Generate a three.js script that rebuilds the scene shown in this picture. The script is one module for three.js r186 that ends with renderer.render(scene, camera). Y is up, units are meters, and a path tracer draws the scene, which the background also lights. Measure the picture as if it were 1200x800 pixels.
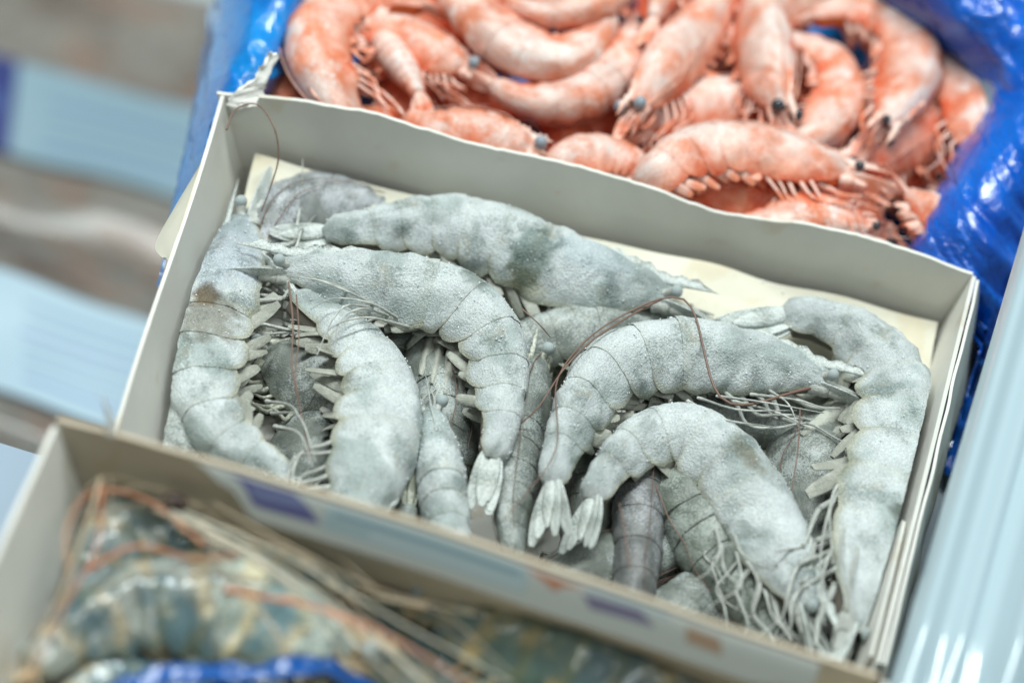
import * as THREE from 'three';
import { mergeGeometries } from 'three/addons/utils/BufferGeometryUtils.js';
import { createNoise3D } from 'simplex-noise';

// ------------------------------------------------------------------ camera, light, exposure
const V3 = (x = 0, y = 0, z = 0) => new THREE.Vector3(x, y, z);
const DEG = Math.PI / 180;
const scene = new THREE.Scene();
const camera = new THREE.PerspectiveCamera(12.72, 1.5, 0.05, 30);
{
  const T = V3(-0.022, 0.06, -0.013), e = 48 * DEG, r = 13.5 * DEG;
  camera.position.set(T.x, T.y + 1.15 * Math.sin(e), T.z + 1.15 * Math.cos(e));
  camera.up.set(-Math.sin(r), 0, 0).addScaledVector(V3(0, Math.cos(e), -Math.sin(e)), Math.cos(r));
  camera.lookAt(T);
  camera.focus = 1.168; camera.userData.fStop = 3.1;
  camera.updateMatrixWorld(); camera.updateProjectionMatrix();
}
scene.background = new THREE.Color(0.62, 0.69, 0.68);      // the pale ceiling of the shop, far above
scene.backgroundIntensity = 0.2;
function ceilingLight(x, y, z, w, h, power, color) {       // long cool-white shop tubes above the freezer
  const l = new THREE.RectAreaLight(color, power, w, h);
  l.position.set(x, y, z); l.lookAt(0, 0, 0); scene.add(l);
}
ceilingLight(-0.35, 1.9, -0.55, 1.6, 0.30, 31, 0xf4fcfa);
ceilingLight(0.75, 1.8, 0.45, 1.4, 0.22, 9, 0xf4fcfa);
const renderer = new THREE.WebGLRenderer({ antialias: true });
renderer.toneMapping = THREE.LinearToneMapping;
renderer.toneMappingExposure = 1.1;
renderer.shadowMap.enabled = true;

// ------------------------------------------------------------------ helpers
function rng(seed) { let a = seed >>> 0; return () => { a = (a + 0x6d2b79f5) | 0; let t = Math.imul(a ^ (a >>> 15), 1 | a); t = (t + Math.imul(t ^ (t >>> 7), 61 | t)) ^ t; return ((t ^ (t >>> 14)) >>> 0) / 4294967296; }; }
const N3 = createNoise3D(rng(11));
const clamp = (x, a = 0, b = 1) => Math.min(b, Math.max(a, x));
const mix = (a, b, t) => a + (b - a) * t;
const sstep = (a, b, x) => { const t = clamp((x - a) / (b - a)); return t * t * (3 - 2 * t); };
// where the line of sight through a place in the photograph (1200 x 800) meets the height y
function at(px, py, y) {
  const p = V3(px / 600 - 1, 1 - py / 400, 0.5).unproject(camera).sub(camera.position).normalize();
  return camera.position.clone().addScaledVector(p, (y - camera.position.y) / p.y);
}
const PXM = 1 / 3121;                                       // metres per photograph pixel at the rim of the box
function lut(tab) { return (x) => { if (x <= tab[0][0]) return tab[0][1]; for (let i = 1; i < tab.length; i++) if (x <= tab[i][0]) { const t = (x - tab[i - 1][0]) / (tab[i][0] - tab[i - 1][0]); return mix(tab[i - 1][1], tab[i][1], t * t * (3 - 2 * t)); } return tab[tab.length - 1][1]; }; }
const used = {};
function numbered(n) { used[n] = (used[n] ?? -1) + 1; return used[n] ? n + '_' + String(used[n]).padStart(3, '0') : n; }
function thing(name, label, category, group) {
  const o = new THREE.Group(); o.name = numbered(name); o.userData = { label, category }; if (group) o.userData.group = group; scene.add(o); return o;
}
function part(name, geo, mat, parent, extra) {
  const m = new THREE.Mesh(geo, mat); m.name = name; m.castShadow = m.receiveShadow = true; if (extra) Object.assign(m.userData, extra); parent.add(m); return m;
}
// moves a finished thing's origin to its base without moving its parts
function settle(g, fit) {
  if (fit) g.traverse((o) => { if (o.isMesh && !o.isInstancedMesh) { const a = o.geometry.attributes.position; for (let i = 0; i < a.count; i++) { const p = fit(V3().fromBufferAttribute(a, i)); a.setXYZ(i, p.x, p.y, p.z); } } });
  const box = new THREE.Box3().setFromObject(g), c = box.getCenter(V3()); c.y = box.min.y;
  const seen = new Set();
  g.traverse((o) => { if (o.isMesh && !seen.has(o.geometry)) { seen.add(o.geometry); o.geometry.translate(-c.x, -c.y, -c.z); } });
  g.position.copy(c); return g;
}
// a closed sheet with thickness: P(u,v) is the near face, pushed back along its normal by th
function sheet(P, nu, nv, th, uvs = [1, 1], cut) {
  const pos = [], uv = [], idx = [], e = 1e-3, W = nv + 1, n1 = (nu + 1) * W;
  const nor = [];
  for (let i = 0; i <= nu; i++) for (let j = 0; j <= nv; j++) {
    const u = i / nu, v = j / nv, p = P(u, v);
    const du = P(Math.min(1, u + e), v).sub(P(Math.max(0, u - e), v)), dv = P(u, Math.min(1, v + e)).sub(P(u, Math.max(0, v - e)));
    nor.push(du.cross(dv).normalize()); pos.push(p.x, p.y, p.z); uv.push(u * uvs[0], v * uvs[1]);
  }
  for (let k = 0; k < n1; k++) { const t = typeof th === 'function' ? th(k) : th; pos.push(pos[3 * k] - nor[k].x * t, pos[3 * k + 1] - nor[k].y * t, pos[3 * k + 2] - nor[k].z * t); uv.push(uv[2 * k], uv[2 * k + 1]); }
  for (let i = 0; i < nu; i++) for (let j = 0; j < nv; j++) {
    const a = i * W + j, b = a + W; idx.push(a, b, b + 1, a, b + 1, a + 1, n1 + a, n1 + b + 1, n1 + b, n1 + a, n1 + a + 1, n1 + b + 1);
  }
  const rim = [];
  for (let j = 0; j < nv; j++) rim.push([j + 1, j]); for (let i = 0; i < nu; i++) rim.push([i * W, (i + 1) * W]);
  for (let j = 0; j < nv; j++) rim.push([nu * W + j, nu * W + j + 1]); for (let i = 0; i < nu; i++) rim.push([(i + 1) * W + nv, i * W + nv]);
  const base = pos.length / 3; let q = base;
  for (const [a, b] of rim) {
    for (const k of [a, b, n1 + a, n1 + b]) { pos.push(pos[3 * k], pos[3 * k + 1], pos[3 * k + 2]); uv.push(uv[2 * k], uv[2 * k + 1]); }
    idx.push(q, q + 2, q + 1, q + 1, q + 2, q + 3); q += 4;
  }
  const g = new THREE.BufferGeometry();
  g.setAttribute('position', new THREE.Float32BufferAttribute(pos, 3)); g.setAttribute('uv', new THREE.Float32BufferAttribute(uv, 2)); g.setIndex(idx); g.computeVertexNormals(); return g;
}
// smooth surface through a grid of points
function through(rows) {
  const cr = (a, b, c, d, t) => { const q = (x, y, z, w) => 0.5 * (2 * y + (z - x) * t + (2 * x - 5 * y + 4 * z - w) * t * t + (3 * y - x - 3 * z + w) * t * t * t); return V3(q(a.x, b.x, c.x, d.x), q(a.y, b.y, c.y, d.y), q(a.z, b.z, c.z, d.z)); };
  const along = (arr, t) => { const n = arr.length - 1, f = clamp(t) * n, i = Math.min(n - 1, Math.floor(f)); return cr(arr[Math.max(0, i - 1)], arr[i], arr[i + 1], arr[Math.min(n, i + 2)], f - i); };
  return (u, v) => along(rows.map((r) => along(r, v)), u);
}
function tube(points, r0, r1, seg = 10, rad = 6, power = 1, jit = 0) {
  const c = new THREE.CatmullRomCurve3(points, false, 'centripetal'), fr = c.computeFrenetFrames(seg, false), pos = [], uv = [], idx = [], L = c.getLength();
  for (let i = 0; i <= seg; i++) {
    const t = i / seg, p = c.getPointAt(t), r = mix(r0, r1, Math.pow(t, power)) * (1 + (jit ? jit * N3(p.x * 300, p.y * 300, p.z * 300) : 0));
    for (let j = 0; j <= rad; j++) { const a = j / rad * 2 * Math.PI, x = Math.cos(a) * r, y = Math.sin(a) * r; pos.push(p.x + fr.normals[i].x * x + fr.binormals[i].x * y, p.y + fr.normals[i].y * x + fr.binormals[i].y * y, p.z + fr.normals[i].z * x + fr.binormals[i].z * y); uv.push(t * L, j / rad * r0 * 6); }
  }
  for (let i = 0; i < seg; i++) for (let j = 0; j < rad; j++) { const a = i * (rad + 1) + j, b = a + rad + 1; idx.push(a, a + 1, b, b, a + 1, b + 1); }
  const W = rad + 1;
  for (const [row, s] of [[0, -1], [seg, 1]]) { const p = c.getPointAt(row / seg), k = pos.length / 3; pos.push(p.x, p.y, p.z); uv.push(0, 0); for (let j = 0; j < rad; j++) s > 0 ? idx.push(row * W + j, row * W + j + 1, k) : idx.push(row * W + j + 1, row * W + j, k); }
  const g = new THREE.BufferGeometry();
  g.setAttribute('position', new THREE.Float32BufferAttribute(pos, 3)); g.setAttribute('uv', new THREE.Float32BufferAttribute(uv, 2)); g.setIndex(idx); g.computeVertexNormals(); return g;
}
// a leaf-shaped blade with a midrib: base point, direction, sideways axis, length, width, thickness, bend along up
function blade(base, dir, wide, L, W, th, bend = 0, nl = 10, nw = 6, round = 0.5, tip = 0) {
  const up = dir.clone().cross(wide).normalize(), pos = [], uv = [], idx = [];
  const n1 = nl + 1, m = nw * 2;
  for (let i = 0; i <= nl; i++) {
    const t = i / nl, w = W / 2 * Math.max(0.02, Math.pow(Math.sin(Math.PI * Math.pow(mix(0.08, tip ? 0.985 : 0.97, t), 0.8)), round));
    const c = base.clone().addScaledVector(dir, L * t).addScaledVector(up, bend * L * t * t);
    for (let j = 0; j <= m; j++) {
      const a = j / m * 2 * Math.PI, x = Math.cos(a), y = Math.sin(a);
      const rib = 1 + 0.9 * Math.exp(-x * x * 22) + 0.5 * Math.cos(x * 13);
      const p = c.clone().addScaledVector(wide, x * w).addScaledVector(up, y * th * rib * (0.35 + 0.65 * (1 - t)) - 0.10 * w * x * x);
      pos.push(p.x, p.y, p.z); uv.push(t * L, x * w);
    }
  }
  for (let i = 0; i < nl; i++) for (let j = 0; j < m; j++) { const a = i * (m + 1) + j, b = a + m + 1; idx.push(a, a + 1, b, b, a + 1, b + 1); }
  for (const row of [0, nl]) { const k = pos.length / 3, o = row * (m + 1); let x = 0, y = 0, z = 0; for (let j = 0; j < m; j++) { x += pos[3 * (o + j)] / m; y += pos[3 * (o + j) + 1] / m; z += pos[3 * (o + j) + 2] / m; } pos.push(x, y, z); uv.push(0, 0); for (let j = 0; j < m; j++) row ? idx.push(o + j, o + j + 1, k) : idx.push(o + j + 1, o + j, k); }
  const g = new THREE.BufferGeometry();
  g.setAttribute('position', new THREE.Float32BufferAttribute(pos, 3)); g.setAttribute('uv', new THREE.Float32BufferAttribute(uv, 2)); g.setIndex(idx); g.computeVertexNormals(); return g;
}

// ------------------------------------------------------------------ procedural textures (all tile)
function tileNoise(size, cells, seed) {
  const r = rng(seed), v = Float32Array.from({ length: cells * cells }, () => r()), out = new Float32Array(size * size);
  for (let y = 0; y < size; y++) for (let x = 0; x < size; x++) {
    const fx = x / size * cells, fy = y / size * cells, ix = Math.floor(fx), iy = Math.floor(fy); let tx = fx - ix, ty = fy - iy; tx = tx * tx * (3 - 2 * tx); ty = ty * ty * (3 - 2 * ty);
    const g = (a, b) => v[((b % cells) * cells) + (a % cells)];
    out[y * size + x] = mix(mix(g(ix, iy), g(ix + 1, iy), tx), mix(g(ix, iy + 1), g(ix + 1, iy + 1), tx), ty);
  }
  return out;
}
function fbm(size, cells, oct, seed, gain = 0.55) {
  const out = new Float32Array(size * size); let amp = 1, sum = 0;
  for (let o = 0; o < oct; o++) { const n = tileNoise(size, cells << o, seed + o * 7); for (let i = 0; i < out.length; i++) out[i] += n[i] * amp; sum += amp; amp *= gain; }
  for (let i = 0; i < out.length; i++) out[i] = clamp((out[i] / sum - 0.5) * 1.9 + 0.5); return out;
}
function texture(size, fn, srgb, metres) {
  const d = new Uint8Array(size * size * 4);
  const enc = (c) => 255 * (srgb ? (c <= 0.0031308 ? 12.92 * c : 1.055 * Math.pow(c, 1 / 2.4) - 0.055) : c);
  for (let i = 0; i < size * size; i++) { const c = fn(i); for (let k = 0; k < 3; k++) d[4 * i + k] = clamp(enc(clamp(c[k])), 0, 255); d[4 * i + 3] = 255; }
  const t = new THREE.DataTexture(d, size, size); t.wrapS = t.wrapT = THREE.RepeatWrapping; t.magFilter = THREE.LinearFilter; t.minFilter = THREE.LinearMipmapLinearFilter; t.generateMipmaps = true;
  if (srgb) t.colorSpace = THREE.SRGBColorSpace; t.repeat.set(1 / metres, 1 / metres); t.needsUpdate = true; return t;
}
const S = 1024;
const cloud = fbm(S, 5, 6, 3), cloud2 = fbm(S, 9, 5, 41), grain = fbm(S, 100, 2, 77, 0.8), fine = tileNoise(S, 340, 5), crack = fbm(S, 14, 5, 93);
const lerp3 = (a, b, t) => [mix(a[0], b[0], t), mix(a[1], b[1], t), mix(a[2], b[2], t)];
const rimeMask = (i, lo, hi, k = 0.35) => sstep(lo, hi, cloud[i] * (1 - k) + grain[i] * k + (fine[i] - 0.5) * 0.16);
const T = {
  frostColor: texture(S, (i) => { const m = rimeMask(i, 0.02, 0.50, 0.26), c = lerp3(lerp3([0.33, 0.385, 0.375], [0.44, 0.45, 0.40], sstep(0.45, 0.8, cloud2[i])), [0.685, 0.745, 0.745], m), w = 0.12 + 0.24 * sstep(0.35, 0.75, cloud[i]), k = 1 - w * 0.5 + w * sstep(0.3, 0.75, 0.35 * grain[i] + 0.65 * fine[i]); return c.map((x) => Math.min(0.86, x * k)); }, true, 0.056),
  rime: texture(S, (i) => { const k = 0.62 + 0.28 * sstep(0.3, 0.7, cloud[i]) + 0.14 * grain[i]; return [0.64 * k, 0.665 * k, 0.62 * k]; }, true, 0.03),
  frostBump: texture(S, (i) => { const h = 0.45 * grain[i] + 0.3 * fine[i] + 0.25 * cloud[i]; return [h, h, h]; }, false, 0.06),
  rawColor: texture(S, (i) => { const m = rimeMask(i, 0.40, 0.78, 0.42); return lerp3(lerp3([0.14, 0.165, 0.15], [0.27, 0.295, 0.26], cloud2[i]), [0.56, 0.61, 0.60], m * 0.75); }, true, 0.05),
  pinkColor: texture(S, (i) => { const m = rimeMask(i, 0.05, 0.85, 0.22), c = lerp3(lerp3([0.80, 0.20, 0.07], [0.88, 0.35, 0.21], cloud2[i]), [0.94, 0.71, 0.63], m); return lerp3(c, [0.93, 0.85, 0.82], 0.75 * sstep(0.48, 0.8, 0.6 * cloud2[i] + 0.25 * grain[i] + 0.15 * fine[i])); }, true, 0.06),
  tigerColor: texture(S, (i) => { const c = lerp3([0.13, 0.20, 0.215], [0.34, 0.30, 0.21], sstep(0.25, 0.8, cloud[i])); return lerp3(c, [0.62, 0.68, 0.68], 0.6 * rimeMask(i, 0.5, 0.85)); }, true, 0.07),
  paperBump: texture(S, (i) => { const h = 0.5 * fine[i] + 0.5 * cloud[i]; return [h, h, h]; }, false, 0.05),
  paperColor: texture(S, (i) => { const k = 0.88 + 0.12 * cloud[i], q = 0.12 * sstep(0.6, 0.9, cloud2[i]); return [0.86 * k * (1 - q * 0.6), 0.85 * k * (1 - q), 0.79 * k * (1 - 1.6 * q)]; }, true, 0.2),
  filmBump: texture(S, (i) => { const a = Math.abs(crack[i] - 0.5) * 2, b = Math.abs(cloud[i] - 0.5) * 2, h = 1 - Math.pow(a, 0.7) * 0.6 - Math.pow(b, 0.7) * 0.4; return [h, h, h]; }, false, 0.09),
  filmColor: texture(S, (i) => lerp3([0.001, 0.16, 0.58], [0.002, 0.31, 0.82], cloud[i]), true, 0.12),
  packColor: texture(S, (i) => lerp3(lerp3([0.22, 0.175, 0.145], [0.34, 0.32, 0.285], sstep(0.15, 0.85, cloud[i])), [0.40, 0.23, 0.16], 0.5 * sstep(0.5, 0.85, cloud2[i])), true, 0.30),
};
const phys = (o) => new THREE.MeshPhysicalMaterial({ side: THREE.DoubleSide, ...o });
const M = {
  frost: phys({ map: T.frostColor, bumpMap: T.frostBump, bumpScale: 0.00048, clearcoat: 0.15, clearcoatRoughness: 0.45, roughness: 0.58, vertexColors: true, specularIntensity: 0.6 }),
  frostLimb: phys({ map: T.rime, bumpMap: T.frostBump, bumpScale: 0.0003, roughness: 0.6 }),
  frostBelly: phys({ color: new THREE.Color(0.20, 0.175, 0.14), roughness: 0.6, bumpMap: T.frostBump, bumpScale: 0.0004 }),
  frostEye: phys({ color: new THREE.Color(0.46, 0.53, 0.53), roughness: 0.45, bumpMap: T.frostBump, bumpScale: 0.0001 }),
  frostFeeler: phys({ color: new THREE.Color(0.20, 0.12, 0.09), roughness: 0.45 }),
  raw: phys({ map: T.rawColor, bumpMap: T.frostBump, bumpScale: 0.00025, roughness: 0.42, vertexColors: true, clearcoat: 0.25, clearcoatRoughness: 0.35 }),
  frostFan: phys({ map: T.frostColor, color: new THREE.Color(1, 0.985, 0.95), bumpMap: T.frostBump, bumpScale: 0.0005, roughness: 0.6 }),
  rawLimb: phys({ map: T.rawColor, color: new THREE.Color(1.6, 1.5, 1.35), bumpMap: T.frostBump, bumpScale: 0.0002, roughness: 0.5 }),
  pink: phys({ map: T.pinkColor, bumpMap: T.frostBump, bumpScale: 0.0003, roughness: 0.45, vertexColors: true, clearcoat: 0.25, clearcoatRoughness: 0.3 }),
  pinkLimb: phys({ map: T.pinkColor, color: new THREE.Color(1, 0.92, 0.88), roughness: 0.45 }),
  pinkBelly: phys({ color: new THREE.Color(0.78, 0.17, 0.04), roughness: 0.4 }),
  pinkEye: phys({ color: new THREE.Color(0.03, 0.035, 0.045), roughness: 0.25, clearcoat: 0.6 }),
  pinkEyeGrey: phys({ color: new THREE.Color(0.28, 0.33, 0.38), roughness: 0.35 }),
  pinkFeeler: phys({ color: new THREE.Color(0.86, 0.5, 0.38), roughness: 0.45 }),
  tiger: phys({ map: T.tigerColor, bumpMap: T.frostBump, bumpScale: 0.0002, roughness: 0.28, vertexColors: true, clearcoat: 0.7, clearcoatRoughness: 0.12 }),
  tigerLimb: phys({ map: T.tigerColor, color: new THREE.Color(1.3, 1.0, 0.72), roughness: 0.4 }),
  tigerFeeler: phys({ color: new THREE.Color(0.48, 0.38, 0.26), roughness: 0.4 }),
  rustFeeler: phys({ color: new THREE.Color(0.58, 0.20, 0.09), roughness: 0.4 }),
  paleFeeler: phys({ color: new THREE.Color(0.55, 0.52, 0.42), roughness: 0.4 }),
  card: phys({ map: T.paperColor, bumpMap: T.paperBump, bumpScale: 0.00008, roughness: 0.5, clearcoat: 0.15, clearcoatRoughness: 0.45 }),
  cardCream: phys({ map: T.paperColor, color: new THREE.Color(0.98, 0.95, 0.85), bumpMap: T.paperBump, bumpScale: 0.0001, roughness: 0.6 }),
  cardRaw: phys({ color: new THREE.Color(0.86, 0.85, 0.80), bumpMap: T.paperBump, bumpScale: 0.0003, roughness: 0.9 }),
  film: phys({ map: T.filmColor, bumpMap: T.filmBump, bumpScale: 0.0005, roughness: 0.17, clearcoat: 0.6, clearcoatRoughness: 0.05 }),
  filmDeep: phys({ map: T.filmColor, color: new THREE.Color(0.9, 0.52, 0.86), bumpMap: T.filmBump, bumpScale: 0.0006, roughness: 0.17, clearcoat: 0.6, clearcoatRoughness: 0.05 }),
  clearFilm: phys({ color: new THREE.Color(0.70, 0.90, 0.95), bumpMap: T.filmBump, bumpScale: 0.002, roughness: 0.2, transmission: 0.75, thickness: 0 }),
  rail: phys({ color: new THREE.Color(0.43, 0.555, 0.615), roughness: 0.2, clearcoat: 1, clearcoatRoughness: 0.04 }),
  shelf: phys({ color: new THREE.Color(0.60, 0.72, 0.80), roughness: 0.5 }),
  grain: phys({ color: new THREE.Color(0.82, 0.87, 0.88), roughness: 0.4 }),
  frostFin: phys({ map: T.rime, color: new THREE.Color(0.80, 0.79, 0.735), bumpMap: T.frostBump, bumpScale: 0.0003, roughness: 0.55 }),
  kraft: phys({ map: T.paperColor, color: new THREE.Color(0.72, 0.62, 0.50), bumpMap: T.paperBump, bumpScale: 0.0001, roughness: 0.6 }),
  ledge: phys({ color: new THREE.Color(0.30, 0.39, 0.49), roughness: 0.5 }),
  strip: phys({ color: new THREE.Color(0.004, 0.09, 0.36), roughness: 0.3, clearcoat: 0.4 }),
  dark: phys({ color: new THREE.Color(0.05, 0.05, 0.045), roughness: 0.7 }),
};
const GRAIN = new THREE.IcosahedronGeometry(1, 0);
const KIND = {
  frost: { shell: M.frost, limb: M.frostLimb, fin: M.frostFin, fan: M.frostFan, belly: M.frostBelly, eye: M.frostEye, feeler: M.frostFeeler },
  raw: { shell: M.raw, limb: M.rawLimb, belly: M.frostBelly, eye: M.frostEye, feeler: M.frostFeeler },
  pink: { shell: M.pink, limb: M.pinkLimb, belly: M.pinkBelly, eye: M.pinkEye, feeler: M.pinkFeeler },
  tiger: { shell: M.tiger, limb: M.tigerLimb, belly: M.frostBelly, eye: M.frostEye, feeler: M.tigerFeeler },
};

// ------------------------------------------------------------------ the shrimp builder
const heightAt = lut([[-0.05, 0.30], [0, 0.40], [0.08, 0.64], [0.2, 0.87], [0.33, 0.985], [0.46, 0.97], [0.58, 0.88], [0.7, 0.74], [0.8, 0.60], [0.86, 0.52], [0.93, 0.45], [1, 0.34]]);
const CUTS = [0.355, 0.46, 0.565, 0.665, 0.755, 0.835, 0.985];
function shrimp(o) {
  // o: name, label, group, kind, pts (eyes to tail base: photograph x, y, height), r (half height in photograph pixels), side (+1/-1: which side of the line the back is on), roll (degrees the back is turned up), fan, patches, seed, lod
  const K = KIND[o.kind], rand = rng(o.seed ?? 1), lod = o.lod ?? 1, g = thing(o.name, o.label, 'shrimp', o.group);
  const R = o.r * PXM / 0.915, jit = () => rand() - 0.5;
  const curve = new THREE.CatmullRomCurve3(o.pts.map((p) => (p.isVector3 ? p : at(...p))), false, 'centripetal');
  curve.arcLengthDivisions = 400;
  const L = curve.getLength(), rollF = typeof o.roll === 'function' ? o.roll : () => (o.roll ?? 20);
  const up0 = V3(0, 1, 0);
  function frame(s) {
    const t = clamp(s), c = curve.getPointAt(t), tan = curve.getTangentAt(t);
    if (s < 0) c.addScaledVector(tan, s * L); if (s > 1) c.addScaledVector(tan, (s - 1) * L);
    const flat = tan.clone().cross(up0).normalize().multiplyScalar(o.side), hi = V3().crossVectors(flat, tan).normalize(); if (hi.y < 0) hi.negate();
    const a = rollF(t) * DEG, n = flat.multiplyScalar(Math.cos(a)).addScaledVector(hi, Math.sin(a)).normalize();
    return { c, t: tan, n, b: tan.clone().cross(n).normalize() };
  }
  const hh = (s) => heightAt(s) * R, ww = (s) => heightAt(s) * R * (o.slim ?? 0.80);
  const patches = o.patches ?? [];
  function tint(col, s, a, p) {                     // s along the body, a = angle from the back (signed)
    let r = col[0], gg = col[1], b = col[2];
    for (const [ps, pa, rs, ra, c, amt] of patches) {
      const nz = 0.35 * N3(p.x * 160, p.y * 160, p.z * 160) + 0.15 * N3(p.x * 500, p.y * 500, p.z * 500), d = Math.hypot((s - ps) / rs, (a - pa) / ra) + nz, k = (1 - sstep(0.65, 1.15, d)) * (amt ?? 1);
      r = mix(r, r * c[0], k); gg = mix(gg, gg * c[1], k); b = mix(b, b * c[2], k);
    }
    return [r, gg, b];
  }
  function shell(s0, s1, nu, nv, reach, scale, wob, edge) {
    const pos = [], uv = [], col = [], idx = [];
    for (let i = 0; i <= nu; i++) for (let j = 0; j <= nv; j++) {
      const u = i / nu, v = j / nv * 2 - 1, s = mix(s0, s1, u), f = frame(s), A = reach(u) * DEG, a = v * A, sc = scale(u, Math.abs(a));
      const h = hh(s) * sc, w = ww(s) * sc, ca = Math.cos(a), sa = Math.sin(a);
      const yy = ca >= 0 ? ca : ca * 1.10, xx = Math.sign(sa) * Math.pow(Math.abs(sa), ca >= 0 ? 0.88 : 0.52);
      const p = f.c.clone().addScaledVector(f.n, h * yy).addScaledVector(f.b, w * xx);
      const out = f.n.clone().multiplyScalar(ca).addScaledVector(f.b, sa);
      let d = wob * 1.25 * (0.55 * N3(p.x * 75, p.y * 75, p.z * 75) + 0.28 * N3(p.x * 190 + 5, p.y * 190, p.z * 190) + 0.12 * N3(p.x * 460, p.y * 460 + 9, p.z * 460));
      p.addScaledVector(out, d * R);
      pos.push(p.x, p.y, p.z); uv.push(s * L + 0.013 * (o.seed ?? 1), a * R + 0.029 * (o.seed ?? 1));
      let k = 0.90 + 0.10 * N3(p.x * 38 + 3, p.y * 38, p.z * 38) + 0.07 * N3(p.x * 130, p.y * 130 + 4, p.z * 130), c = [k, k, k];
      c = edge(c, u, v, s, a, p); c = tint(c, s, a, p); col.push(...c);
    }
    for (let i = 0; i < nu; i++) for (let j = 0; j < nv; j++) { const a = i * (nv + 1) + j, b = a + nv + 1; idx.push(a, b, a + 1, b, b + 1, a + 1); }
    const q = new THREE.BufferGeometry();
    q.setAttribute('position', new THREE.Float32BufferAttribute(pos, 3)); q.setAttribute('uv', new THREE.Float32BufferAttribute(uv, 2)); q.setAttribute('color', new THREE.Float32BufferAttribute(col, 3)); q.setIndex(idx); q.computeVertexNormals(); return q;
  }
  const wob = o.wob ?? 0.07;
  const rim = o.kind === 'frost' ? [0.74, 0.68, 0.52] : o.kind === 'pink' ? [0.95, 0.62, 0.5] : [0.8, 0.8, 0.7];
  const tiger = o.kind === 'tiger';
  const edge = (c, u, v, s, a, p) => {
    const e = sstep(0.86, 1, Math.abs(v)) * 0.9, back = sstep(0.86, 1, u) * 0.22;
    let r = c.map((x, k) => mix(x, x * rim[k], clamp(e + back)));
    if (o.kind === 'pink') { const q = 0.85 * sstep(1.2, 2.3, Math.abs(a)) ; r = r.map((x, k) => x * mix(1, [1.0, 0.52, 0.34][k], q)); }
    if (o.kind === 'frost') { const z = sstep(0.05, 0.65, N3(p.x * 30 + 7, p.y * 30, p.z * 30) + 0.35 * N3(p.x * 90, p.y * 90, p.z * 90)) * 0.95; r = r.map((x, k) => x * mix(1, [0.67, 0.71, 0.695][k], z)); }
    if (tiger) { const b = sstep(0.25, 0.6, Math.sin(s * 46 + 0.9 * Math.sin(a * 3) + N3(s * 14, a, 3))); r = r.map((x, k) => x * mix([0.82, 0.92, 0.96][k], [1.15, 1.0, 0.78][k], b)); }
    return r;
  };
  const wavy = rand() * 9;
  // carapace: deeper in front of its rear edge, narrowing to the face; a groove slants down its flank
  part('carapace', shell(-0.015, 0.375, Math.round(30 * lod), Math.round(38 * lod), (u) => mix(112, 146, sstep(0, 0.35, u)) - 10 * sstep(0.85, 1, u) + 3 * Math.sin(u * 23 + wavy), (u, a) => {
    const g1 = Math.exp(-Math.pow((u - 0.42 - 0.16 * (a - 0.8)) / 0.03, 2)) * sstep(0.5, 0.9, a) * 0.035, g2 = Math.exp(-Math.pow((a - 1.25 - 0.3 * u) / 0.07, 2)) * 0.03 * sstep(0.1, 0.3, u);
    return (u < 0.06 ? mix(0.86, 1, u / 0.06) : 1) + 0.012 * sstep(0.82, 0.96, u) + 0.03 * Math.exp(-Math.pow((u - 0.55) / 0.2, 2)) * sstep(0.6, 1.4, a) - 1.3 * g1 - g2 + 0.03 * Math.exp(-Math.pow(a / 0.12, 2)) * (1 - u);
  }, wob, edge), K.shell, g);
  for (let k = 0; k < 6; k++) {
    const s0 = CUTS[k] - 0.012, s1 = CUTS[k + 1] + (k < 5 ? 0.016 : 0), last = k === 5;
    part('abdomen_segment', shell(s0, s1, Math.round((last ? 14 : 12) * lod), Math.round(36 * lod), (u) => (last ? mix(126, 112, u) : 113 + (30 + 6 * Math.sin(k * 2.3 + wavy)) * Math.pow(Math.sin(Math.PI * clamp(0.05 + 0.95 * u)), 0.6)) , (u, a) => (k === 5 ? 1 - 0.45 * sstep(0.8, 1, u) : 1) * (0.972 + 0.044 * sstep(0, 0.7, u)) - 0.012 * sstep(0.88, 1, u) - 0.014 * Math.exp(-Math.pow((u - 0.32) / 0.07, 2)) * (0.6 + 0.4 * Math.sin(a * 5 + k)) + 0.02 * sstep(1.5, 2.4, a), wob * 0.8, edge), K.shell, g);
  }
  { // the soft body inside the shell
    const nu = Math.round(44 * lod), nv = 14, pos = [], uv = [], idx = [];
    for (let i = 0; i <= nu; i++) for (let j = 0; j <= nv; j++) { const s = mix(0.0, 0.975, i / nu), f = frame(s), a = j / nv * 2 * Math.PI, end = i === 0 || i === nu ? 0.02 : 1, p = f.c.clone().addScaledVector(f.n, hh(s) * (0.86 * Math.cos(a) * end + (Math.cos(a) < 0 ? -0.02 : 0))).addScaledVector(f.b, ww(s) * 0.82 * Math.sin(a) * end); pos.push(p.x, p.y, p.z); uv.push(s * L, a * R); }
    for (let i = 0; i < nu; i++) for (let j = 0; j < nv; j++) { const a = i * (nv + 1) + j, b = a + nv + 1; idx.push(a, b, a + 1, b, b + 1, a + 1); }
    const q = new THREE.BufferGeometry(); q.setAttribute('position', new THREE.Float32BufferAttribute(pos, 3)); q.setAttribute('uv', new THREE.Float32BufferAttribute(uv, 2)); q.setIndex(idx); q.computeVertexNormals();
    part('belly', q, K.belly, g);
  }
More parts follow.
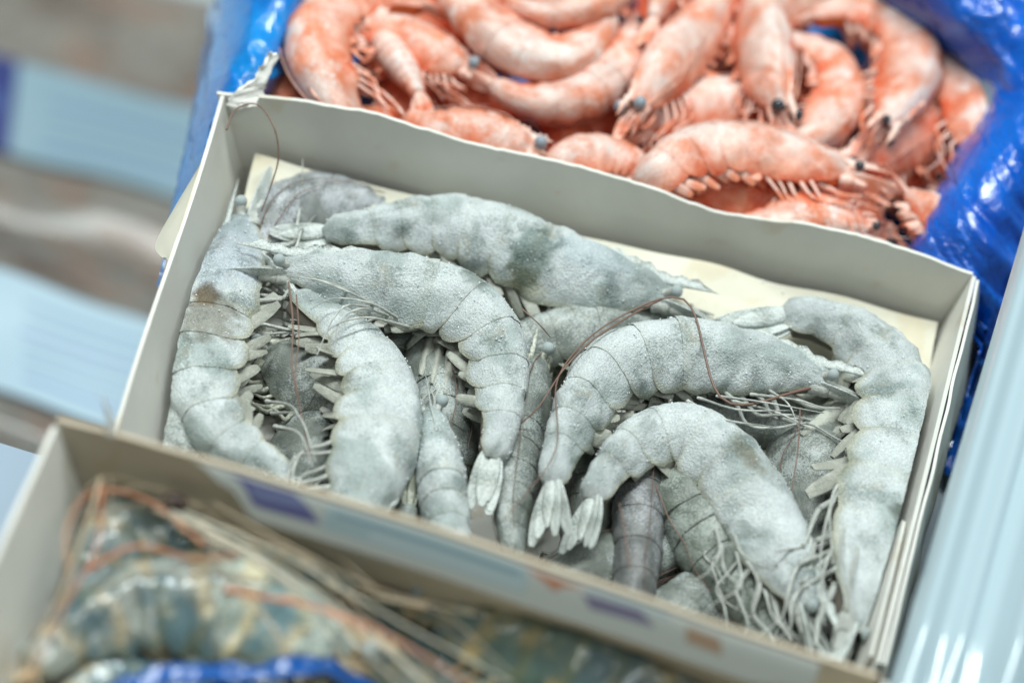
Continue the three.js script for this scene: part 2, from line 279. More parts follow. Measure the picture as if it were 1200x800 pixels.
  // tail fan: telson between two pairs of uropods
  if (o.fan !== false) {
    const f = frame(1), dir = o.fan ? at(...o.fan).sub(f.c) : f.t.clone(), FL = (o.fanLen ?? 0.155) * L; dir.normalize();
    const wide = f.b.clone().addScaledVector(dir, -f.b.dot(dir)).normalize(); if (o.fanFlat) { const fl = dir.clone().cross(V3(0, 0.74, 0.67)).normalize(); if (fl.dot(wide) < 0) fl.negate(); wide.lerp(fl, o.fanFlat).normalize(); }
    const up = dir.clone().cross(wide).normalize();
    const base = f.c.clone().addScaledVector(f.t, -0.035 * L), spread = o.spread ?? 1;
    part('telson', blade(base.clone().addScaledVector(f.n, hh(1) * 0.35), dir, wide, FL * 0.85, R * 0.36, R * 0.15, 0.02, 12, 5, 0.6, 1), K.fan ?? K.limb, g);
    for (const sd of [-1, 1]) for (const [ang, len, wd, lift] of [[0.11, 1.0, 0.44, 0.10], [0.27, 1.06, 0.50, -0.12]]) {
      const an = sd * ang * spread + 0.08 * jit(), d = dir.clone().multiplyScalar(Math.cos(an)).addScaledVector(wide, Math.sin(an)), w = wide.clone().multiplyScalar(Math.cos(an)).addScaledVector(dir, -Math.sin(an)).applyAxisAngle(d, sd * -0.28 + 0.3 * jit());
      part('uropod', blade(base.clone().addScaledVector(wide, sd * ww(1) * 0.28).addScaledVector(f.n, hh(1) * lift), d, w, FL * len, R * wd, R * 0.05, 0.2 * jit(), 14, 7, 0.48), K.fan ?? K.limb, g);
    }
  }
  // rostrum: a toothed keel that runs forward from the carapace
  if (!o.noHead) {
    const n = 14, pos = [], uv = [], idx = [], f0 = frame(0), tilt = o.rostrumTilt ?? 0.05;
    for (let i = 0; i <= n; i++) {
      const u = i / n, s = mix(0.17, -0.15 * (o.beak ?? 1), u), f = s > 0 ? frame(s) : f0, c = f.c.clone(); if (s < 0) c.addScaledVector(f0.t, s * L);
      const hgt = mix(hh(Math.max(0, s)) * 0.97, hh(0) * (1.0 + tilt * 4 * u), sstep(0.3, 0.8, u)), keel = R * mix(0.06, 0.17, sstep(0, 0.5, u)) * (1 - sstep(0.75, 1.02, u)) + (i % 2 && u < 0.9 ? R * 0.075 : 0), th = R * 0.055 * (1 - u * 0.8);
      const b = c.clone().addScaledVector(f.n, hgt);
      for (const [a, d] of [[keel, 0], [0, th], [-R * 0.16 * (1 - u), 0], [0, -th]]) { const p = b.clone().addScaledVector(f.n, a).addScaledVector(f.b, d); pos.push(p.x, p.y, p.z); uv.push(s * L, a); }
    }
    for (let i = 0; i < n; i++) for (let j = 0; j < 4; j++) { const a = i * 4 + j, b = i * 4 + (j + 1) % 4; idx.push(a, b, a + 4, b, b + 4, a + 4); }
    const q = new THREE.BufferGeometry(); q.setAttribute('position', new THREE.Float32BufferAttribute(pos, 3)); q.setAttribute('uv', new THREE.Float32BufferAttribute(uv, 2)); q.setIndex(idx); q.computeVertexNormals();
    part('rostrum', q, K.fan ?? K.limb, g);
    const ahead = f0.t.clone().negate();
    for (const sd of [-1, 1]) {
      const root = f0.c.clone().addScaledVector(f0.n, hh(0) * 0.35).addScaledVector(f0.b, sd * ww(0) * 0.55), e = root.clone().addScaledVector(ahead, R * 0.28).addScaledVector(f0.b, sd * R * 0.22).addScaledVector(f0.n, R * 0.14);
      const eg = new THREE.SphereGeometry(R * (o.eye ?? 0.155), 18, 12).scale(1, 1.12, 1).translate(e.x, e.y, e.z), er = part('eye', eg, o.greyEye ? M.pinkEyeGrey : K.eye, g);
      part('eye_stalk', tube([root, root.clone().lerp(e, 0.5), e.clone().lerp(root, 0.15)], R * 0.10, R * 0.13, 5, 6), K.limb, er);
      // the long flat scale beside each antenna
      const an = sd * 0.16 + 0.1 * jit(), d = ahead.clone().addScaledVector(f0.b, an).addScaledVector(f0.n, -0.12 + 0.1 * jit()).normalize(), w = f0.b.clone().addScaledVector(d, -f0.b.dot(d)).normalize().applyAxisAngle(d, sd * 0.7);
      part('antennal_scale', blade(f0.c.clone().addScaledVector(f0.b, sd * ww(0) * 0.6).addScaledVector(f0.n, -hh(0) * 0.15), d, w, L * 0.185, R * 0.5, R * 0.08, 0.1 * jit(), 12, 5, 0.45), K.fan ?? K.limb, g);
      const q0 = f0.c.clone().addScaledVector(f0.b, sd * ww(0) * 0.5).addScaledVector(f0.n, -hh(0) * 0.45).addScaledVector(f0.t, 0.02 * L), q1 = q0.clone().addScaledVector(ahead, L * 0.05).addScaledVector(f0.b, sd * R * 0.05), q2 = q1.clone().addScaledVector(ahead, L * 0.045).addScaledVector(f0.n, -R * 0.05);
      part('antenna_base', mergeGeometries([tube([q0, q0.clone().lerp(q1, 0.5), q1], R * 0.2, R * 0.16, 6, 8, 1, 0.2), tube([q1.clone().lerp(q0, 0.08), q1.clone().lerp(q2, 0.5), q2], R * 0.14, R * 0.10, 6, 8, 1, 0.2)]), K.limb, g);
      const a0 = f0.c.clone().addScaledVector(f0.b, sd * ww(0) * 0.3).addScaledVector(f0.n, -hh(0) * 0.05);
      part('antennule', tube([a0, a0.clone().addScaledVector(ahead, L * 0.08).addScaledVector(f0.b, sd * R * 0.1), a0.clone().addScaledVector(ahead, L * 0.15).addScaledVector(f0.n, -R * 0.3 * rand()).addScaledVector(f0.b, jit() * R)], R * 0.075, R * 0.02, 8, 6), K.limb, g);
      // mouth-leg folded along the jaw
      const m0 = frame(0.09), mr = m0.c.clone().addScaledVector(m0.n, -hh(0.09) * 0.8).addScaledVector(m0.b, sd * ww(0.09) * 0.35), a1 = mr.clone().addScaledVector(ahead, L * 0.09).addScaledVector(m0.n, -R * 0.16), a2 = a1.clone().addScaledVector(ahead, L * 0.07).addScaledVector(m0.n, R * (0.1 + 0.2 * jit()));
      part('mouth_leg', tube([mr, mr.clone().lerp(a1, 0.5), a1, a2], R * 0.10, R * 0.04, 10, 6, 1, 0.15), K.limb, g);
    }
  }
  // five pairs of walking legs, folded forward and kinked at the joints
  const LG = (o.legLen ?? 0.38) * L, legs = o.legs ?? 5;
  for (let k = 0; k < legs; k++) for (const sd of [-1, 1]) {
    const s = 0.12 + 0.043 * k, f = frame(s), root = f.c.clone().addScaledVector(f.n, -hh(s) * 0.80).addScaledVector(f.b, sd * ww(s) * 0.62);
    if (rand() < 0.08) continue;
    const sweep = (o.legSweep ?? 0.85) - 0.30 * k / 4 + 0.5 * jit(), dn = f.n.clone().negate(), fw = f.t.clone().negate();
    const d1 = dn.clone().multiplyScalar(0.55 + 0.3 * rand()).addScaledVector(fw, 0.8 * sweep + 0.4 * jit()).addScaledVector(f.b, sd * 0.15 + 0.5 * jit()).normalize(), d2 = fw.clone().multiplyScalar(sweep + 0.35).addScaledVector(dn, 0.05 + 0.55 * jit()).addScaledVector(f.b, 0.4 * jit()).normalize(), d3 = fw.clone().multiplyScalar(sweep * (rand() < 0.15 ? -0.4 : 0.9)).addScaledVector(dn, 0.35 + 1.3 * jit()).addScaledVector(f.b, 0.9 * jit()).normalize();
    const l = LG * (0.7 + 0.5 * rand()), k1 = root.clone().addScaledVector(d1, l * (0.2 + 0.12 * rand())), k2 = k1.clone().addScaledVector(d2, l * (0.32 + 0.16 * rand())), tip = k2.clone().addScaledVector(d3, l * (0.22 + 0.16 * rand())), thin = R * (0.042 + 0.03 * rand());
    const m1 = root.clone().lerp(k1, 0.55).addScaledVector(f.n, 0.05 * l * jit()), m2 = k1.clone().lerp(k2, 0.5).addScaledVector(f.n, 0.07 * l * jit()).addScaledVector(f.b, 0.07 * l * jit()), m3 = k2.clone().lerp(tip, 0.5).addScaledVector(f.b, 0.05 * l * jit());
    const seg = [tube([root, m1, k1, m2, k2, m3, tip], thin * 1.15, thin * 0.16, 22, 6, 0.85, 0.12), new THREE.SphereGeometry(thin * 0.98, 8, 6).translate(k1.x, k1.y, k1.z), new THREE.SphereGeometry(thin * 0.75, 8, 6).translate(k2.x, k2.y, k2.z)];
    part('leg', mergeGeometries(seg), K.limb, g);
  }
  // swimmerets under the tail
  const swimLean = o.swim ?? (rand() < 0.7 ? -0.75 : 0.7);
  for (let k = 0; k < 5; k++) for (const sd of [-1, 1]) {
    const s = mix(CUTS[k], CUTS[k + 1], 0.45), f = frame(s), root = f.c.clone().addScaledVector(f.n, -hh(s) * 0.5).addScaledVector(f.b, sd * ww(s) * 0.5);
    const lean = swimLean + (k - 2) * 0.12 + 0.22 * jit(), bl = [];
    for (let q = 0; q < 3; q++) {
      const d = f.n.clone().multiplyScalar(-0.85).addScaledVector(f.t, lean + 0.15 * (q - 1) + 0.18 * jit()).addScaledVector(f.b, 0.35 * jit()).normalize(), w = f.t.clone().addScaledVector(d, -f.t.dot(d)).normalize().applyAxisAngle(d, 1.2 * jit());
      bl.push(blade(root.clone().addScaledVector(f.t, R * 0.18 * (q - 1)).addScaledVector(f.b, R * 0.25 * jit()), d, w, R * (1.3 - 0.13 * k) * (0.6 + 0.5 * rand()), R * (0.22 + 0.14 * rand()), R * 0.085, 0.9 * jit(), 12, 5, 0.27));
    }
    part('swimmeret', mergeGeometries(bl), K.fin ?? K.limb, g);
  }
  if (!o.noHead && !tiger && o.kind !== 'frost') for (let q = 0; q < 2; q++) {
    const pts = [], f0 = frame(0), a0 = (rand() * 2 - 1) * 1.9, end = 0.45 + 0.5 * rand(), tw = 1.3 * jit();
    pts.push(f0.c.clone().addScaledVector(f0.b, (q - 0.5) * ww(0) * 0.6), f0.c.clone().addScaledVector(f0.t, -0.07 * L).addScaledVector(f0.b, (q - 0.5) * R * 0.5).addScaledVector(f0.n, R * 0.1 * jit()));
    for (let k = 0; k <= 7; k++) { const s = mix(0.02, end, k / 7), f = frame(s), a = a0 + tw * k / 7 + 0.25 * jit(), h = 1.10 + 0.05 * rand(), ca = Math.cos(a), sa = Math.sin(a); pts.push(f.c.clone().addScaledVector(f.n, h * hh(s) * ca).addScaledVector(f.b, h * ww(s) * Math.sign(sa) * Math.pow(Math.abs(sa), ca >= 0 ? 0.88 : 0.52))); }
    part('antenna', tube(pts, R * 0.024, R * 0.008, 60, 5, 0.8), K.feeler, g);
  }
  // limbs that lie free over the neighbours, placed one by one
  for (const a of o.freeLegs ?? []) { const c = a.map((p, i) => at(p[0], p[1], (o.limbY ?? 0.05) - (i ? 0.004 * i / a.length : 0.014))); part('leg', tube(c, R * (0.046 + 0.028 * rand()), R * 0.012, 26, 7, 0.7, 0.2), K.limb, g); }
  for (const a of o.freeLobes ?? []) { const c = a.map((p, i) => at(p[0] + (i ? 3 * jit() : 0.25 * (p[0] - a[1][0])), p[1] + (i ? 8 * jit() : 0.25 * (p[1] - a[1][1])), (o.limbY ?? 0.05) - 0.0205 - 0.003 * i)), d = c[c.length - 1].clone().sub(c[0]), ln = d.length() * (0.85 + 0.3 * rand()); d.normalize(); const w = V3(0, 1, 0).cross(d).normalize().applyAxisAngle(d, 0.8 * jit()); part('swimmeret', blade(c[0], d, w, ln, R * (0.26 + 0.16 * rand()), R * 0.085, 0.5 * jit(), 14, 6, 0.42), K.fin ?? K.limb, g); }
  for (const a of o.antennae ?? []) part('antenna', tube(a.map((p) => at(...p)), R * (o.feel ?? 0.045), R * 0.012, 50, 5, 0.7), K.feeler, g);
  if (o.grains) {
    const im = new THREE.InstancedMesh(GRAIN, M.grain, o.grains); im.name = 'frost_grain'; im.userData.kind = 'stuff'; im.castShadow = im.receiveShadow = true;
    const m4 = new THREE.Matrix4(), q = new THREE.Quaternion(), e = new THREE.Euler();
    for (let k = 0; k < o.grains; k++) {
      const s = rand() * 0.97, f = frame(s), a = (rand() * 2 - 1) * 2.1, sz = 0.00012 + 0.0003 * Math.pow(rand(), 3), sc = 1.012;
      const ca = Math.cos(a), sa = Math.sin(a), p0 = f.c.clone().addScaledVector(f.n, hh(s) * sc * (ca >= 0 ? ca : ca * 1.1)).addScaledVector(f.b, ww(s) * sc * Math.sign(sa) * Math.pow(Math.abs(sa), ca >= 0 ? 0.88 : 0.52)), p = o.fit ? o.fit(p0.clone()) : p0;
      if (p.distanceTo(p0) > 1e-5) p.copy(f.c);
      m4.compose(p, q.setFromEuler(e.set(rand() * 6, rand() * 6, 0)), V3(sz, sz * (0.6 + rand()), sz)); im.setMatrixAt(k, m4);
    }
    g.userData.loose = im;
  }
  settle(g, o.fit);
  if (g.userData.loose) { const im = g.userData.loose; delete g.userData.loose; im.position.copy(g.position).negate(); g.add(im); }
  return g;
}

// ------------------------------------------------------------------ setting
{
  const g = part('freezer_floor', new THREE.BoxGeometry(6, 0.02, 6), M.shelf, scene, { kind: 'structure' }); g.position.set(0, -0.37, -0.5);
  const s = part('display_shelf', new THREE.BoxGeometry(0.56, 0.36, 0.62), M.shelf, scene, { kind: 'structure' }); s.position.set(0.145, -0.18, -0.12);
}

// ------------------------------------------------------------------ boxes
function wob1(k, seed) { return (u) => k * (N3(u * 3 + seed, seed, 0) + 0.4 * N3(u * 11, seed, 4)); }
const rimDip = lut([[0, 0], [0.12, 0.0040], [0.19, 0.0064], [0.27, 0.0044], [0.33, 0.0016], [0.40, 0.0012], [0.48, 0.0012], [0.57, -0.0006], [0.63, -0.0034], [0.66, -0.0050], [0.72, -0.0020], [0.79, 0.0020], [0.85, 0.0030], [0.92, 0.0022], [1, 0]]);
const BX = { l: -0.1555, r: 0.1492, zb: -0.1045, zf: 0.094, h: 0.06 };
{
  const t = thing('shrimp_box', 'white cardboard box with torn rim, holding the frosted grey shrimp in the middle', 'box');
  const bw = wob1(0.0012, 3), frill = (u) => 0.00025 * N3(u * 90, 1, 2) + 0.0002 * N3(u * 240, 5, 2);
  part('back_wall', sheet((u, v) => V3(mix(BX.l - 0.003 + 0.019 * (1 - v), BX.r - 0.006 * (1 - v), u), v * (BX.h + rimDip(u) + frill(u)), BX.zb + bw(u) - 0.006 * Math.sin(u * 3.1) * v + 0.0), 120, 10, 0.0016, [0.3, 0.06]), M.card, t);
  part('left_wall', sheet((u, v) => V3(mix(-0.1505, BX.l, u) + 0.019 * (1 - v) - 0.0008 * Math.sin(u * 6.1) * v - 0.002 * Math.sin(v * 3.1) * Math.sin(u * 2.6), v * (BX.h + frill(u)), mix(BX.zf, BX.zb, u)), 60, 10, 0.0016, [0.2, 0.06]), M.card, t);
  part('right_wall', sheet((u, v) => V3(mix(BX.r, 0.1295, u) - 0.008 * (1 - v), v * (BX.h + frill(u) - 0.0006 * Math.sin(u * 9)), mix(BX.zb, BX.zf, u)), 60, 10, 0.0016, [0.2, 0.06]), M.card, t);
  part('wall_lining', sheet((u, v) => V3(mix(0.1372, 0.1305, u) - 0.0035 - 0.008 * (1 - v), v * (BX.h - 0.0015 - 0.004 * Math.exp(-u * 14) + 0.0012 * N3(u * 3, 7, 1) + frill(u)), mix(0.022, BX.zf - 0.004, u)), 40, 8, 0.0013, [0.08, 0.06]), M.card, t);
  part('outer_flap', sheet((u, v) => { const z = mix(-0.1035, 0.094, u), w = (z + 0.1045) / 0.1985; return V3(mix(BX.r, 0.1295, w) + 0.0022 + 0.0085 * (1 - v) * (1 - 0.4 * u) + 0.0005 * N3(u * 6, v * 2, 3), mix(BX.h - 0.040 + 0.012 * u + 0.003 * N3(u * 5, 3, 3), BX.h - 0.0006 + 0.0004 * N3(u * 20, 1, 3), v), z); }, 60, 8, 0.0012, [0.2, 0.05]), M.card, t);
  part('front_wall', sheet((u, v) => V3(mix(0.130, -0.150, u), v * 0.05, BX.zf), 20, 4, 0.0016, [0.3, 0.06]), M.card, t);
  part('box_floor', new THREE.BoxGeometry(0.262, 0.002, 0.196).translate(-0.004, 0.0015, -0.005), M.card, t);
  // cream inner fold pressed against the back wall under the shrimp
  part('inner_fold', sheet((u, v) => { const p = mix(0.005, 0.99, u); return V3(mix(BX.l + 0.0145, BX.r - 0.004, p), 0.018 + 0.016 * (1 - v) + 0.0015 * N3(u * 5, v * 2, 8), BX.zb + 0.004 + 0.034 * v); }, 60, 8, 0.002, [0.3, 0.04]), M.cardCream, t);
  // torn sliver curling up from the back corner
  const sl = through([[[266, 123, 0.0600], [272, 112, 0.0630], [299, 92, 0.0675], [318, 63, 0.0745]].map((p) => at(...p)), [[297, 124, 0.0600], [308, 109, 0.0625], [312, 97, 0.0660], [327, 66, 0.0735]].map((p) => at(...p))]);
  part('torn_strip', sheet((u, v) => { const p = sl(u, v); return p.add(V3(0.0007 * N3(v * 7, u, 1), 0.0006 * N3(u * 2, v * 6, 5), 0.0006 * N3(v * 5, u, 8))); }, 8, 40, 0.0014, [0.006, 0.03]), M.cardRaw, t);
  // flap folded out of the left side
  const fp = through([[[239, 190, 0.0596], [226, 229, 0.0596], [213, 269, 0.0592], [201, 309, 0.0590]], [[235, 198, 0.056], [213, 241, 0.054], [197, 277, 0.053], [197, 304, 0.056]], [[232, 203, 0.054], [205, 248, 0.050], [184, 288, 0.048], [192, 304, 0.054]]].map((r) => r.map((p) => at(...p))));
  part('side_flap', sheet(fp, 14, 24, -0.0011, [0.03, 0.04]), M.cardCream, t);
  settle(t);
}

// shells and limbs give way where they press against the cardboard
const fitGrey = (p) => { const w = clamp((p.z + 0.1045) / 0.1985); p.y = Math.max(p.y, 0.004); p.x = clamp(p.x, mix(-0.1555, -0.1505, w) + 0.0024 + 0.020 * clamp(1 - p.y / 0.06), mix(0.1492, 0.1295, w) - 0.004 - 0.006 * clamp(1 - p.y / 0.06)); p.z = clamp(p.z, -0.100, 0.0915); return p; };
const fitPink = (p) => { p.z = Math.min(p.z, -0.1088 + 0.0006 * N3(p.x * 90, p.y * 90, 0)); p.y = Math.max(p.y, 0.006); p.x = clamp(p.x, -0.147, 0.16); return p; };
// ------------------------------------------------------------------ the frosted grey shrimp in the middle box
const DK = [0.42, 0.45, 0.42], BR = [0.55, 0.47, 0.36], GREEN = [0.37, 0.425, 0.40];
const h3 = (pts, y) => pts.map((p) => [p[0], p[1], p[2] ?? y]);
const greyGroup = 'frosted grey shrimp on top in the middle box', underGroup = 'grey shrimp buried under the top layer in the middle box';
function grey(label, pts, y, o) { return shrimp({ name: 'grey_shrimp', label, group: greyGroup, kind: 'frost', fit: fitGrey, grains: 700, pts: h3(pts, y), ...o }); }
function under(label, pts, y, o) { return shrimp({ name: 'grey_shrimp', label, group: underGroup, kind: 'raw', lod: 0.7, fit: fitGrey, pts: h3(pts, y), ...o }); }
grey('frosted shrimp stretched along the back wall with a dark green patch behind its head', [[776, 350], [706, 330], [640, 311], [580, 284], [520, 266], [460, 266], [402, 274], [372, 280]], 0.036, { r: 47, side: 1, roll: 46, fan: [308, 284, 0.034], fanFlat: 0.75, spread: 0.5, seed: 1, patches: [[0.365, -1.35, 0.06, 0.85, GREEN, 1], [0.36, -2.1, 0.05, 0.4, [0.75, 0.68, 0.5], 0.8], [0.2, -0.8, 0.12, 0.8, [0.78, 0.83, 0.88], 0.8]], legLen: 0.16 });
grey('frosted shrimp with head at the left, bent downward, small grey spot on its bend', [[338, 318], [400, 328], [470, 342], [537, 362], [575, 402], [586, 455], [583, 508], [572, 545]], 0.040, { limbY: 0.052, freeLegs: [[[474, 377], [430, 354], [388, 350], [364, 362]], [[484, 384], [424, 372], [388, 384], [371, 416]], [[452, 364], [404, 340], [346, 318]], [[444, 362], [402, 360], [384, 392], [398, 404]], [[462, 372], [420, 362], [398, 376], [392, 410]], [[430, 350], [380, 330], [330, 322]]], freeLobes: [[[518, 392], [505, 452]], [[532, 402], [518, 468]], [[545, 418], [536, 470]], [[508, 386], [494, 430]]], r: 44, side: -1, roll: (t) => mix(48, 24, t), fan: [562, 605, 0.036], fanFlat: 0.75, spread: 0.45, seed: 2, patches: [[0.46, 0.45, 0.035, 0.4, DK, 0.9]], legSweep: 0.9 });
grey('frosted shrimp upright along the left wall with a brown stain on its flank', [[287, 262], [272, 310], [252, 370], [241, 420], [242, 470], [263, 512], [310, 545], [350, 575]], 0.032, { limbY: 0.046, freeLegs: [[[318, 484], [350, 488], [370, 542]], [[322, 500], [352, 510], [366, 546]], [[312, 470], [344, 478], [354, 500]]], r: 46, side: 1, roll: 10, fan: [390, 600, 0.03], seed: 3, patches: [[0.41, -1.35, 0.10, 0.75, [0.45, 0.41, 0.36], 0.95], [0.36, -1.1, 0.035, 0.35, [0.6, 0.45, 0.3], 0.9], [0.15, -1, 0.2, 1.5, [0.75, 0.77, 0.84], 0.9]] });
grey('heavily frosted shrimp curving down to the rim left of the middle, tail under its neighbour', [[400, 625], [424, 572], [441, 510], [440, 455], [420, 415], [390, 385], [358, 362], [338, 342]], 0.036, { r: 48, side: 1, roll: 12, fan: [293, 296, 0.034], spread: 0.4, seed: 4, fanLen: 0.18 });
grey('long frosted shrimp arched over the middle with its head under the right tail', [[960, 447], [900, 430], [835, 419], [775, 418], [722, 432], [682, 475], [657, 532], [645, 578]], 0.041, { limbY: 0.053, freeLegs: [[[818, 466], [868, 480], [934, 481]], [[840, 464], [900, 472], [966, 484]], [[806, 470], [852, 492], [906, 500]], [[880, 462], [940, 470], [976, 482]], [[900, 456], [926, 476], [936, 500]], [[860, 470], [915, 485], [955, 505]]], freeLobes: [[[690, 492], [742, 488]], [[686, 505], [728, 508]], [[760, 462], [792, 482]], [[726, 474], [764, 476]]], r: 43, side: 1, roll: 46, fan: [640, 632, 0.038], spread: 1.0, seed: 5, legSweep: 1.0, antennae: [[[950, 455, 0.046], [850, 470, 0.05], [800, 350, 0.056], [720, 375, 0.05], [655, 440, 0.05], [650, 530, 0.05], [590, 610, 0.046]]] });
grey('small frosted shrimp arched at the front with bare legs below its bend', [[944, 712], [915, 650], [880, 590], [845, 543], [800, 512], [752, 520], [712, 555], [690, 594]], 0.040, { limbY: 0.05, freeLegs: [[[846, 636], [852, 672], [872, 692], [862, 716]], [[872, 652], [888, 684], [880, 712]], [[858, 616], [874, 652], [908, 668]], [[838, 612], [842, 652], [822, 676], [792, 682]], [[862, 640], [866, 690], [838, 706], [824, 720]], [[896, 690], [912, 730], [940, 748]]], freeLobes: [[[786, 540], [800, 606]], [[803, 545], [812, 622]], [[822, 552], [826, 626]], [[838, 562], [838, 610]]], r: 44, side: 1, roll: 42, fan: [678, 640, 0.036], spread: 1.1, seed: 6, patches: [[0.42, -0.75, 0.06, 0.3, BR, 0.8], [0.73, -0.9, 0.03, 0.3, DK, 0.6]], legLen: 0.34 });
grey('largest frosted shrimp bent along the right wall with a dark dent in its head', [[1000, 742], [1012, 690], [1030, 600], [1046, 520], [1044, 450], [1012, 402], [960, 377], [905, 373]], 0.041, { limbY: 0.057, freeLegs: [[[992, 556], [972, 600], [962, 652], [968, 694]], [[1004, 574], [986, 640], [990, 704]], [[996, 546], [974, 590], [976, 662]], [[990, 610], [964, 680], [966, 734]], [[1012, 596], [1002, 660], [986, 724]], [[984, 630], [958, 664], [940, 668]], [[1008, 620], [996, 690], [1000, 748]]], freeLobes: [[[1008, 448], [950, 500]], [[1006, 470], [944, 512]], [[1004, 490], [950, 524]], [[1000, 430], [978, 478]]], r: 57, side: 1, roll: (t) => mix(2, 52, sstep(0.45, 0.85, t)), fan: [795, 392, 0.044], fanFlat: 0.75, spread: 0.4, seed: 7, fanLen: 0.16, patches: [[0.27, -1.2, 0.025, 0.3, [0.3, 0.32, 0.28], 0.9], [0.5, -0.5, 0.03, 0.3, DK, 0.5]], legLen: 0.27, legSweep: 1.35 });
grey('frosted shrimp head pointing up with two eyes and a long beak, near the front rim', [[505, 486], [512, 525], [519, 575], [525, 625], [530, 675], [535, 720]], 0.033, { r: 34, side: 1, roll: 82, seed: 8, beak: 1.3, fan: false, eye: 0.2, legs: 3 });
under('tail fan of a shrimp standing up beside the front head, brown edged', [[440, 780], [452, 720], [466, 650], [478, 590]], 0.028, { r: 30, side: 1, roll: 60, seed: 9, fan: [492, 500, 0.036], fanLen: 0.34, spread: 0.5, noHead: true });
under('dull shrimp between two bent shrimp, head up and one pale eye showing', [[630, 425], [617, 470], [606, 530], [600, 590], [600, 660]], 0.027, { r: 36, side: 1, roll: 60, seed: 10, beak: 1.2, fan: false, eye: 0.2, legs: 3 });
under('smooth purplish shrimp in the back left corner under the stretched one', [[296, 310], [322, 268], [366, 243], [428, 240], [490, 262]], 0.026, { r: 42, side: -1, roll: 35, seed: 11, fan: false, legs: 2, patches: [[0.5, 0, 1, 3, [1.1, 1.06, 1.16], 1]] });
under('dull shrimp lying under the arched one, head to the right below the pale eye', [[792, 384], [722, 390], [655, 398], [590, 410], [540, 425]], 0.024, { r: 38, side: 1, roll: 35, seed: 12, fan: false });
under('bluish shrimp half buried between the stained one and its curved neighbour', [[310, 420], [350, 440], [392, 462], [430, 500], [450, 560]], 0.020, { r: 46, side: -1, roll: 35, seed: 13, fan: false });
under('dark purplish shrimp back seen through the front arch', [[768, 470], [758, 520], [752, 575], [746, 650], [738, 790]], 0.023, { r: 38, side: 1, roll: 75, seed: 14, fan: false, legs: 2, patches: [[0.5, 0, 1, 3, [0.72, 0.68, 0.74], 1]] });
under('smooth green shrimp shell under the small arched shrimp at the front', [[780, 520], [800, 570], [830, 625], [870, 690], [910, 770]], 0.020, { r: 62, side: 1, roll: 55, seed: 15, fan: false, legs: 2, patches: [[0.5, 0, 1, 3, [0.86, 0.89, 0.84], 1]] });
under('grey shrimp flank between the small arched shrimp and the largest one', [[950, 650], [945, 585], [950, 525], [970, 470], [1000, 440]], 0.022, { r: 46, side: 1, roll: 45, seed: 16, fan: false });
under('dull shrimp at the foot of the left wall beside the rim', [[190, 580], [202, 520], [213, 460], [230, 405], [250, 350]], 0.019, { r: 46, side: 1, roll: 40, seed: 17, fan: false, legs: 2 });
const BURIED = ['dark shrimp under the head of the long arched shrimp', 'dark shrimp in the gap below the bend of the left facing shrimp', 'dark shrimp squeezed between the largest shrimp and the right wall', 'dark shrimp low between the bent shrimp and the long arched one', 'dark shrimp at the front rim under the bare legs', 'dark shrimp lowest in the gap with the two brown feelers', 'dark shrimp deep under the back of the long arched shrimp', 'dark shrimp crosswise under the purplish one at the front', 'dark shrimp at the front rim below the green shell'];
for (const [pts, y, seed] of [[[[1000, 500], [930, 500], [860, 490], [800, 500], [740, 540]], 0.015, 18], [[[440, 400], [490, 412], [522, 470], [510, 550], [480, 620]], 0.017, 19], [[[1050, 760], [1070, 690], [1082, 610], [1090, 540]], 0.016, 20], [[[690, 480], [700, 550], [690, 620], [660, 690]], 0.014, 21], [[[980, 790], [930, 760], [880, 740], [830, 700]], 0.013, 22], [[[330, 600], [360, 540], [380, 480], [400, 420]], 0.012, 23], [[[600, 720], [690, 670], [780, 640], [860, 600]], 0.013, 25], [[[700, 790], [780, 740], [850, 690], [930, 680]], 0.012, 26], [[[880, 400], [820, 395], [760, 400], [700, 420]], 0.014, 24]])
  under(BURIED[seed - 18], pts, y, { r: 44, side: seed % 2 ? 1 : -1, roll: 45, seed, fan: false, lod: 0.5, legs: 3 });

